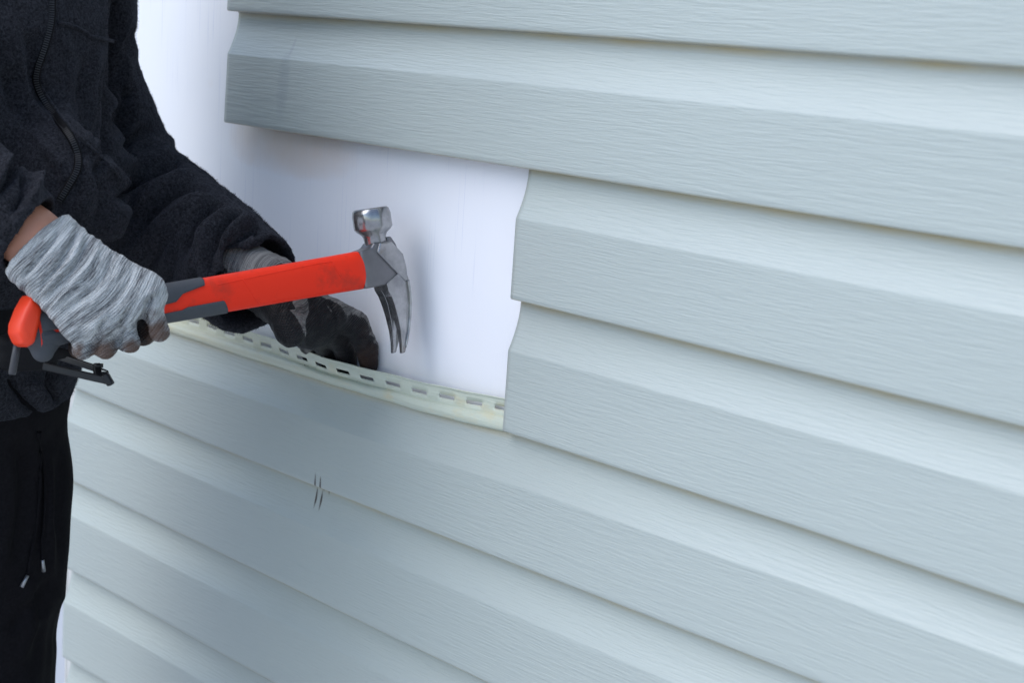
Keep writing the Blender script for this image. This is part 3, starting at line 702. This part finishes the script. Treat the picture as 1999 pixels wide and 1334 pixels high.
# --- gloves
def glove(name, wrist, palms, fingers, thumb, back, mat, h=.0019, strokes=(), u0=None, cuff=None, dirt_hilite_pts=(), coatf=None, amp=1.0, label=None):
    pts = [wrist] + [q for f_ in fingers for q in f_[0]] + thumb[0] + [cuff[0]]
    lo = np.min(pts, axis=0) - .045; hi = np.max(pts, axis=0) + .045
    f = Field(lo, hi, h)
    f.cone(cuff[0], wrist, cuff[1], cuff[2], k=0, sq=(back, .82))
    for (a, b, r1, r2) in palms: f.cone(a, b, r1, r2, k=.010, sq=(back, .8))
    for (pp, rs) in fingers:
        f.cone(pp[0], pp[1], rs[0], rs[1], k=.005)
        for i in range(1, len(pp) - 1): f.cone(pp[i], pp[i + 1], rs[i], rs[i + 1], k=.0018)
    pp, rs = thumb
    for i in range(len(pp) - 1): f.cone(pp[i], pp[i + 1], rs[i], rs[i + 1], k=.010 if i == 0 else .003)
    cd_ = (cuff[0] - wrist) / np.linalg.norm(cuff[0] - wrist)
    f.cut(cuff[0], cd_, .08)
    V, F = f.mesh(); V = relax(V, F, 2)
    if len(strokes): V = sculpt(V, F, strokes, facing=-.1)
    N = normals(V, F)
    ax = -cd_ if u0 is None else u0; u = (V - wrist) @ ax; sidev = np.cross(ax, back); v = (V - wrist) @ sidev
    uu = u + .004 * vnoise(V, 55, 7)
    V = V + N * (amp * (.0004 * np.sin(uu * 2 * math.pi / .0085) * np.clip(1.3 - u / .07, .15, 1) + .0008 * vnoise(V, 90, 8) + .0004 * vnoise(V, 260, 9)))[:, None]
    bk = N @ back
    coat = np.clip(.5 - bk * 1.0, 0, 1) if coatf is None else coatf(V, N, u, v)
    dirt_hilite = np.zeros(len(V))
    px = pix(V)
    for (x, y, r_, s_) in dirt_hilite_pts: dirt_hilite = np.maximum(dirt_hilite, s_ * np.exp(-(((px[:, 0] - x) ** 2 + (px[:, 1] - y) ** 2) / r_ ** 2)))
    o = mesh_np(name, V, F, mat, person, attrs={'u': u + 6 * v * v + .003 * vnoise(V, 30, 4), 'v': v, 'coat': coat, 'dirt_hilite': dirt_hilite})
    if label: o['label'] = label
    return o
# right hand: a fist round the hammer handle, back of the hand to the camera
BKR = -FWD * .93 + UPV * .30 + RGT * .1; BKR /= np.linalg.norm(BKR)
hz = 1.452
K = [P(283, 574, hz - .001), P(238, 598, hz - .006), P(195, 618, hz - .008), P(150, 630, hz - .002)]
wr = P(92, 492, hz)
palms = [(wr, K[0], .028, .0155), (wr, K[1], .030, .0160), (wr, K[2], .030, .0158), (P(85, 515, hz), K[3], .026, .015), (P(150, 520, hz + .006), K[0], .024, .0165)]
def curl(k, bx, by, r_, back=.046):
    return ([k, P(bx, by, hz + .006), P(bx - 8, by - 4, hz + .030), P(bx - 14, by - 38, hz + back), P(bx - 22, by - 66, hz + back - .004)], [r_ * 1.12, r_, r_ * .98, r_ * .92, r_ * .85])
fing = [curl(K[0], 312, 647, .0086), curl(K[1], 252, 669, .0087), curl(K[2], 206, 681, .0088), curl(K[3], 162, 684, .0084)]
thumb = ([P(120, 500, hz + .010), P(200, 520, hz + .044), P(258, 585, hz + .052), P(280, 652, hz + .030)], [.020, .015, .0135, .0105])
rs_ = [([(128, 415), (105, 470), (60, 525), (25, 555)], 6, -.0030), ([(148, 432), (150, 460), (112, 520), (66, 575)], 6, -.0034), ([(176, 452), (150, 515), (110, 560), (84, 592)], 6, -.0030),
       ([(160, 440), (150, 490), (110, 540), (74, 582)], 5, .0022), ([(196, 462), (180, 510), (140, 560), (100, 602)], 6, .0020), ([(226, 480), (205, 535), (165, 578), (120, 612)], 5, -.0022),
       ([(262, 505), (250, 550), (215, 595), (165, 630)], 5, -.0014), ([(240, 490), (228, 540), (190, 585), (140, 620)], 6, .0014),
       ([(302, 572), (286, 612), (276, 660)], 7, -.0065), ([(252, 600), (240, 635), (229, 678)], 6, -.0052), ([(206, 618), (194, 650), (181, 690)], 6, -.0050), ([(292, 568), (302, 580)], 12, .0022), ([(240, 592), (252, 602)], 13, .0020), ([(195, 612), (206, 622)], 13, .0018),
       ([(322, 618), (300, 625), (284, 632)], 4, -.0012), ([(322, 636), (304, 642), (290, 646)], 4, -.0010), ([(268, 645), (250, 648), (238, 650)], 4, -.0010)]
glove('glove', wr, palms, fing, thumb, BKR, M['knit'], strokes=rs_, cuff=(P(73, 473, 1.452), .0318, .030), u0=hand_dir(P(66, 466, hz), P(230, 600, hz)),
      dirt_hilite_pts=[(310, 650, 45, .9), (262, 685, 28, 1.0), (205, 690, 34, 1.0), (150, 690, 30, .8), (60, 560, 40, .35), (110, 640, 40, .4)], coatf=lambda V, N, u, v: np.clip((pix(V)[:, 2] - (hz + .012)) / .008, 0, 1), label='light grey knit work glove gripping the hammer')
# left hand: palm towards the camera, pinching the nailing strip
BKL = UPV * .62 + RGT * .45 + FWD * .55; BKL /= np.linalg.norm(BKL)
wl = P(530, 560, 1.660)
pal = [(wl, P(648, 612, 1.672), .026, .018), (wl, P(622, 640, 1.672), .026, .018), (wl, P(596, 655, 1.668), .025, .017), (wl, P(575, 640, 1.655), .026, .018)]
W = onwall
pal = [(wl, P(640, 616, 1.685), .026, .0195), (wl, P(618, 640, 1.685), .026, .019), (wl, P(596, 650, 1.680), .025, .017), (wl, P(575, 632, 1.662), .026, .018)]
fl = [([P(646, 612, 1.688), W(693, 632, -.012), W(715, 674, .009), W(720, 714, .0135)], [.0150, .0132, .0118, .0092]),
      ([P(626, 634, 1.688), W(660, 660, -.008), W(675, 688, .0115), W(680, 722, .0135)], [.0135, .0120, .0108, .0090]),
      ([P(604, 646, 1.686), W(630, 668, -.007), W(640, 688, .0120), W(643, 716, .0135)], [.0125, .0112, .0100, .0085]),
      ([P(584, 650, 1.680), W(598, 664, -.008), W(604, 680, .0125), W(606, 704, .0135)], [.0115, .0105, .0092, .008])]
tl = ([P(540, 585, 1.652), P(554, 612, 1.640), P(567, 650, 1.640)], [.021, .0160, .0146])
def lcoat(V, N, u, v):
    px = pix(V); c = .5 - .9 * (N @ BKL - .30) 
    th = np.exp(-(((px[:, 0] - 588) / 14) ** 2 + ((px[:, 1] - 602) / 22) ** 2)) * (px[:, 2] < 1.652)
    cu = np.clip((.012 - u) / .012, 0, 1)
    return np.clip(c - .9 * th - cu, 0, 1)
glove('glove', wl, pal, fl, tl, BKL, M['knit_dark'], cuff=(P(440, 514, 1.682), .0350, .033), coatf=lcoat, amp=.8,
      strokes=[([(690, 640), (715, 650), (735, 648)], 4, -.0015), ([(700, 668), (722, 668), (742, 662)], 4, -.0018), ([(640, 585), (660, 620), (655, 660)], 8, -.003), ([(540, 600), (560, 600), (590, 610)], 5, -.002)],
      dirt_hilite_pts=[(722, 700, 34, 1.0), (710, 650, 26, .55), (590, 600, 20, .4), (690, 600, 30, .4), (560, 640, 16, .3)], label='black coated work glove holding the nailing strip')  # spots also paint brownish highlights that lift the index finger
# ------------------------------------------------------------------ hammer
HO = P(740, 521, 1.652); HB = P(48, 640, 1.458)
hx = HO - HB; HL = np.linalg.norm(hx); hx /= HL
hzv = UPV * 1.0 - RGT * .0; hzv = hzv - hx * (hzv @ hx); hzv /= np.linalg.norm(hzv); hy = np.cross(hzv, hx)   # hy: away from the camera
ham = empty('claw_hammer', tuple(float(v) for v in HO))
tag(ham, 'claw hammer with bright red handle and worn steel head, held beside the bare wrap', 'hammer')
def H(x, y, z): return HO + hx * x + hy * y + hzv * z           # hammer coordinates, metres from the head's centre
def loftx(name, secs, mat, n=40, pw=3.0, parent=ham):
    """secs = [(x, zc, half height, half width)] along the handle"""
    V = []; F = []
    for (x, zc, hh, hw_) in secs:
        for k in range(n):
            t = 2 * math.pi * k / n; c, s = math.cos(t), math.sin(t); rr = (abs(c) ** pw + abs(s) ** pw) ** (-1 / pw)
            V.append(tuple(H(x, c * rr * hw_, zc + s * rr * hh)))
    for i in range(len(secs) - 1):
        for k in range(n): F.append((i * n + k, (i + 1) * n + k, (i + 1) * n + (k + 1) % n, i * n + (k + 1) % n))
    F.append(tuple(range(n))); F.append(tuple((len(secs) - 1) * n + k for k in range(n))[::-1])
    me = bpy.data.meshes.new(name); me.from_pydata(V, [], F); bm = bmesh.new(); bm.from_mesh(me); bmesh.ops.recalc_face_normals(bm, faces=bm.faces); bm.to_mesh(me); bm.free()
    me.polygons.foreach_set('use_smooth', [True] * (len(F) - 2) + [False] * 2); me.update()
    return link(name, me, mat, parent)
XB = -HL
hsec = [(XB + .008, -.004, .0175, .0125), (XB + .02, -.003, .0165, .013), (XB + .05, -.001, .0150, .0130), (XB + .09, .0, .0155, .0130), (XB + .13, .0, .0165, .0128),
        (XB + .17, .0, .0168, .0125), (-.16, .0, .0170, .0125), (-.10, .0, .0172, .0124), (-.05, .0, .0176, .0122), (-.0235, .0, .0180, .0120), (-.0215, .0, .0172, .0112)]
hsec_f = [tuple(np.interp(x, [s[0] for s in hsec], [s[i] for s in hsec]) if i else x for i in range(4)) for x in np.r_[np.linspace(XB + .008, -.03, 60), -.0235, -.0222, -.0215]]
hd_ = loftx('handle', hsec_f, M['red']); hd_['label'] = 'red rubber covered handle'
def hval(x, i): return np.interp(x, [s[0] for s in hsec], [s[i] for s in hsec])
def hloc(x, y):                                       # photograph pixel on the handle's near side -> hammer coordinates
    D = P(x, y, 1.0) - CAM; n_ = hy; t = ((HO - hy * .012 - CAM) @ n_) / (D @ n_); q = CAM + D * t - HO; return q @ hx, q @ hzv
def grip(name, top):
    # grey rubber inlay: runs from the butt forward, over the top (or bottom) of the handle
    if top: e = [(70, 650), (238, 622), (252, 600), (322, 595), (342, 590), (356, 574), (400, 557), (400.5, 536)]
    else: e = [(230, 628), (325, 612), (355, 606), (366, 600), (437, 587), (452, 613)]
    pl = np.array([hloc(*q) for q in e]); xa = np.linspace(XB + .010, pl[-1][0], 150); zb = np.interp(xa, pl[:, 0], pl[:, 1])
    if not top: zb = np.where(xa > pl[-2][0], np.interp(xa, [pl[-2][0], pl[-1][0]], [pl[-2][1], -.019]), zb)
    V = []; F = []; n = 24; pw = 3.0
    for x, z in zip(xa, zb):
        hh, hw_, zc = hval(x, 2) + .0005, hval(x, 3) + .0005, hval(x, 1); s0 = np.clip((z - zc) / hh, -.999, .999)
        # angle on the superellipse whose height fraction is s0
        tt = np.linspace(0, math.pi / 2, 200); hf = np.sin(tt) * (np.abs(np.cos(tt)) ** pw + np.abs(np.sin(tt)) ** pw) ** (-1 / pw)
        a0 = np.interp(abs(s0), hf, tt) * (1 if s0 > 0 else -1)
        a1 = math.pi - a0
        if not top: a0, a1 = a0, -math.pi - a0
        for k in range(n + 1):
            t = a0 + (a1 - a0) * k / n; c, s = math.cos(t), math.sin(t); rr = (abs(c) ** pw + abs(s) ** pw) ** (-1 / pw)
            V.append(tuple(H(x, -c * rr * hw_, zc + s * rr * hh)))
    for i in range(len(xa) - 1):
        for k in range(n): F.append((i * (n + 1) + k, (i + 1) * (n + 1) + k, (i + 1) * (n + 1) + k + 1, i * (n + 1) + k + 1))
    me = bpy.data.meshes.new(name); me.from_pydata(V, [], F); me.polygons.foreach_set('use_smooth', [True] * len(F)); me.update()
    o = link(name, me, M['grip'], hd_); md = o.modifiers.new('thickness', 'SOLIDIFY'); md.thickness = .0012; md.offset = 0
    return o
grip('grip_inlay', True); grip('grip_inlay', False)
# moulded panel lines on the sleeve
for pl in ([(425, 556), (520, 536), (640, 512), (652, 520), (668, 545)], [(474, 546), (496, 580), (508, 592)], [(535, 589), (610, 578), (692, 563)]):
    q = []
    for a, b in [hloc(*p_) for p_ in resample(pl, 24)]:
        hh, hw_, zc = hval(a, 2), hval(a, 3), hval(a, 1); q.append(H(a, -hw_ * max(.05, 1 - (min(.97, abs(b - zc) / hh)) ** 3) ** (1 / 3) + .0001, b))
    tube('handle_ridge', q, .0005, M['red'], hd_, n=6)
# flared butt
ec = Field(HB - .07, HB + .07, .0013)
ec.cone(H(XB + .030, 0, -.004), H(XB + .012, 0, -.008), .0125, .0150, k=0, sq=(hy, .85))
ec.cone(H(XB + .018, 0, -.010), H(XB + .012, 0, -.022), .013, .0095, k=.004)
ec.cone(H(XB + .022, 0, .008), H(XB + .013, 0, .012), .012, .009, k=.004)
V, F = ec.mesh(); mesh_np('butt', relax(V, F, 1), F, M['grip'], ham)
q = [(61, 575), (76, 592), (82, 602), (77, 632), (67, 672), (54, 679), (42, 673), (33, 652), (34, 634), (47, 600)]
bm = bmesh.new(); ring = [hloc(*p_) for p_ in q]; cxr = np.mean([a for a, b in ring]); czr = np.mean([b for a, b in ring])
lay = []
for (yy, sc_) in ((-.0165, .62), (-.0145, .90), (-.009, 1.0), (.009, 1.0), (.0145, .90), (.0165, .62)):
    lay.append([bm.verts.new(H(cxr + (a - cxr) * sc_ , yy, czr + (b - czr) * sc_)) for a, b in ring])
for i in range(5):
    for k in range(len(ring)): bm.faces.new((lay[i][k], lay[i][(k + 1) % len(ring)], lay[i + 1][(k + 1) % len(ring)], lay[i + 1][k]))
bm.faces.new(lay[0]); bm.faces.new(lay[-1][::-1])
ob = from_bm('end_cap', bm, M['orange'], ham, smooth=True, bevel=.0014, seg=3, angle=25); ob['label'] = 'bright orange rubber end cap'
# head -------------------------------------------------------------
head_root = None
def prism(bm, outline, y0, y1, inset=None):
    a = [bm.verts.new(H(x, y0, z)) for x, z in outline]; b = [bm.verts.new(H(x, y1, z)) for x, z in outline]
    n = len(outline); bm.faces.new(a); bm.faces.new(b[::-1])
    for k in range(n): bm.faces.new((a[k], b[k], b[(k + 1) % n], a[(k + 1) % n]))
mmv = lambda L_: [(x / 1000, z / 1000) for x, z in L_]
# cheek / socket body
bm = bmesh.new()
prism(bm, mmv([(-24, 17.6), (-12, 19.5), (-8, 24), (9, 24), (14, 20), (21, 8), (22, -2), (14, -15), (2, -17.6), (-24, -17.8)]), -.0112, .0112)
hd0 = from_bm('head', bm, M['steel_grey'], ham, bevel=.0022, seg=3); hd0['label'] = 'worn steel claw head'
# poll and neck: turned, slightly faceted
V = []; F = []; prof = [(.0, .016), (.0095, .018), (.0105, .024), (.0108, .0285), (.0122, .0315), (.0168, .0350), (.0186, .0375), (.0186, .0500), (.0174, .0545), (.0155, .0560), (0, .0560)]
n = 48
for (r_, z) in prof:
    for k in range(n):
        t = 2 * math.pi * (k + .5) / n; fac = 1.0
        if r_ > .015: oc = math.pi / 4; tt = (t % oc) - oc / 2; fac = min(1.0, .972 / math.cos(tt))
        V.append(tuple(H(r_ * fac * math.cos(t), r_ * fac * math.sin(t), z)))
for i in range(len(prof) - 1):
    for k in range(n): F.append((i * n + k, i * n + (k + 1) % n, (i + 1) * n + (k + 1) % n, (i + 1) * n + k))
me = bpy.data.meshes.new('striking_face'); me.from_pydata(V, [], F)
bm = bmesh.new(); bm.from_mesh(me); bmesh.ops.remove_doubles(bm, verts=bm.verts, dist=1e-6)
o = from_bm('striking_face', bm, M['steel'], hd0, smooth=True); md = o.modifiers.new('edges', 'EDGE_SPLIT'); md.split_angle = R(45)
# claw: two tines with a V between them
for sg in (-1, 1):
    bm = bmesh.new()
    side = mmv([(-2, -16), (20.5, -4), (22.6, -14), (22.6, -28), (21.6, -40), (19.4, -52), (16.2, -64), (12.6, -74), (8.4, -84), (4.6, -84.5), (6.2, -74), (6.6, -62), (5.6, -50), (3.8, -38), (1.6, -29), (-1.2, -23)])
    def inner(z): return max(0.0, min(.0062, (-.034 - z) / .050 * .0062))
    def outer(z): return .0130 - max(0, (-z - .03)) * .045
    A_ = [bm.verts.new(H(x, sg * inner(z), z)) for x, z in side]; B2 = [bm.verts.new(H(x, sg * outer(z), z)) for x, z in side]
    k_ = len(side); bm.faces.new(A_); bm.faces.new(B2[::-1])
    for k in range(k_): bm.faces.new((A_[k], B2[k], B2[(k + 1) % k_], A_[(k + 1) % k_]))
    bmesh.ops.triangulate(bm, faces=bm.faces)
    from_bm('claw_tine', bm, M['steel'], hd0, bevel=.0009, seg=2, angle=25)
# raised cheek plates with a bright rim, both sides
for sg in (-1, 1):
    bm = bmesh.new(); y1 = sg * .0136; y0 = sg * .008
    prism(bm, mmv([(-3, 23), (10, 22.5), (20.6, 9), (22.2, -3), (21.8, -18), (18, -17), (9, -6), (-7, 14)]), min(y0, y1), max(y0, y1))
    from_bm('cheek_plate', bm, M['steel'], hd0, bevel=.0013, seg=2)
    bm = bmesh.new(); y1 = sg * .0128
    rim = mmv([(22.4, -16), (22.5, -28), (21.4, -40), (19.2, -52), (16.0, -64), (12.3, -74), (9.6, -80), (9.2, -78), (10.6, -73), (14.2, -63), (17.2, -51), (19.2, -40), (20.0, -28), (19.8, -17)])
    v0 = [bm.verts.new(H(x, sg * .009, z)) for x, z in rim]; v1 = [bm.verts.new(H(x, sg * (.0150 - max(0, -z - .03) * .055), z)) for x, z in rim]
    k_ = len(rim); bm.faces.new(v0); bm.faces.new(v1[::-1])
    for k in range(k_): bm.faces.new((v0[k], v1[k], v1[(k + 1) % k_], v0[(k + 1) % k_]))
    from_bm('claw_ridge', bm, M['steel'], hd0, bevel=.0006, seg=2)
# the lug at the top of the head
bm = bmesh.new(); prism(bm, mmv([(11, 17), (10, 27), (15, 27), (19, 20), (23, 6), (20, 4)]), -.005, .005); from_bm('nail_notch', bm, M['steel_grey'], hd0, bevel=.0012)
# ------------------------------------------------------------------ tool holder on the belt
th = empty('tool_holder', tuple(float(v) for v in P(130, 705, 1.50)))
tag(th, 'black two-pronged metal tool holder sticking out from the belt', 'tool holder')
dT = 1.52
def bar(name, a, b, hw_, hh, mat, par):
    a, b = np.asarray(a), np.asarray(b); d, s, u = frame_of(b - a, UPV); bm = bmesh.new(); vs = []
    for q in (a, b):
        for i, j in ((-1, -1), (1, -1), (1, 1), (-1, 1)): vs.append(bm.verts.new(q + s * i * hw_ + u * j * hh))
    for f_ in ((0, 1, 2, 3), (7, 6, 5, 4), (0, 4, 5, 1), (1, 5, 6, 2), (2, 6, 7, 3), (3, 7, 4, 0)): bm.faces.new([vs[i] for i in f_])
    return from_bm(name, bm, mat, par, bevel=min(hw_, hh) * .35)
bar('prong', P(95, 690, dT + .02), P(188, 720, dT), .0025, .0028, M['black_metal'], th)
bar('prong', P(85, 715, dT - .01), P(212, 744, dT - .015), .0028, .0033, M['black_metal'], th)
bar('end_bracket', P(188, 712, dT - .006), P(192, 738, dT - .012), .003, .0035, M['black_metal'], th)
bar('end_bracket', P(205, 745, dT - .015), P(217, 738, dT - .015), .004, .0055, M['black_metal'], th)
for (x, y) in ((192, 713), (203, 729)):
    tube('screw', [P(x, y - 3, dT - .008), P(x, y + 5, dT - .008)], [.0042, .0042], M['black_metal'], th, n=12)
tube('pin', [P(196, 720, dT - .01), P(211, 725, dT - .012)], [.0012, .0006], M['black_metal'], th, n=8)
# flat ledge of the holder on the belt
f = Field(P(60, 700, 1.53) - .09, P(60, 700, 1.53) + .09, .0025)
f.cone(P(20, 672, 1.545), P(150, 698, 1.535), .014, .0065, k=0, sq=(UPV, .7)); f.cone(P(20, 700, 1.545), P(95, 706, 1.54), .012, .008, k=.004)
V, F = f.mesh(); mesh_np('clip_plate', relax(V, F, 1), F, M['belt'], th)
# a dark rod hanging from the belt
rd = tube('hanging_rod', [P(34, 670, 1.50), P(31, 690, 1.50), P(24, 728, 1.50), P(23.5, 732, 1.50)], [.0032, .0034, .0034, .0028], M['dark_plastic'], None, n=14)
tag(rd, 'short dark grey rod hanging from the belt below the orange handle end', 'tool')
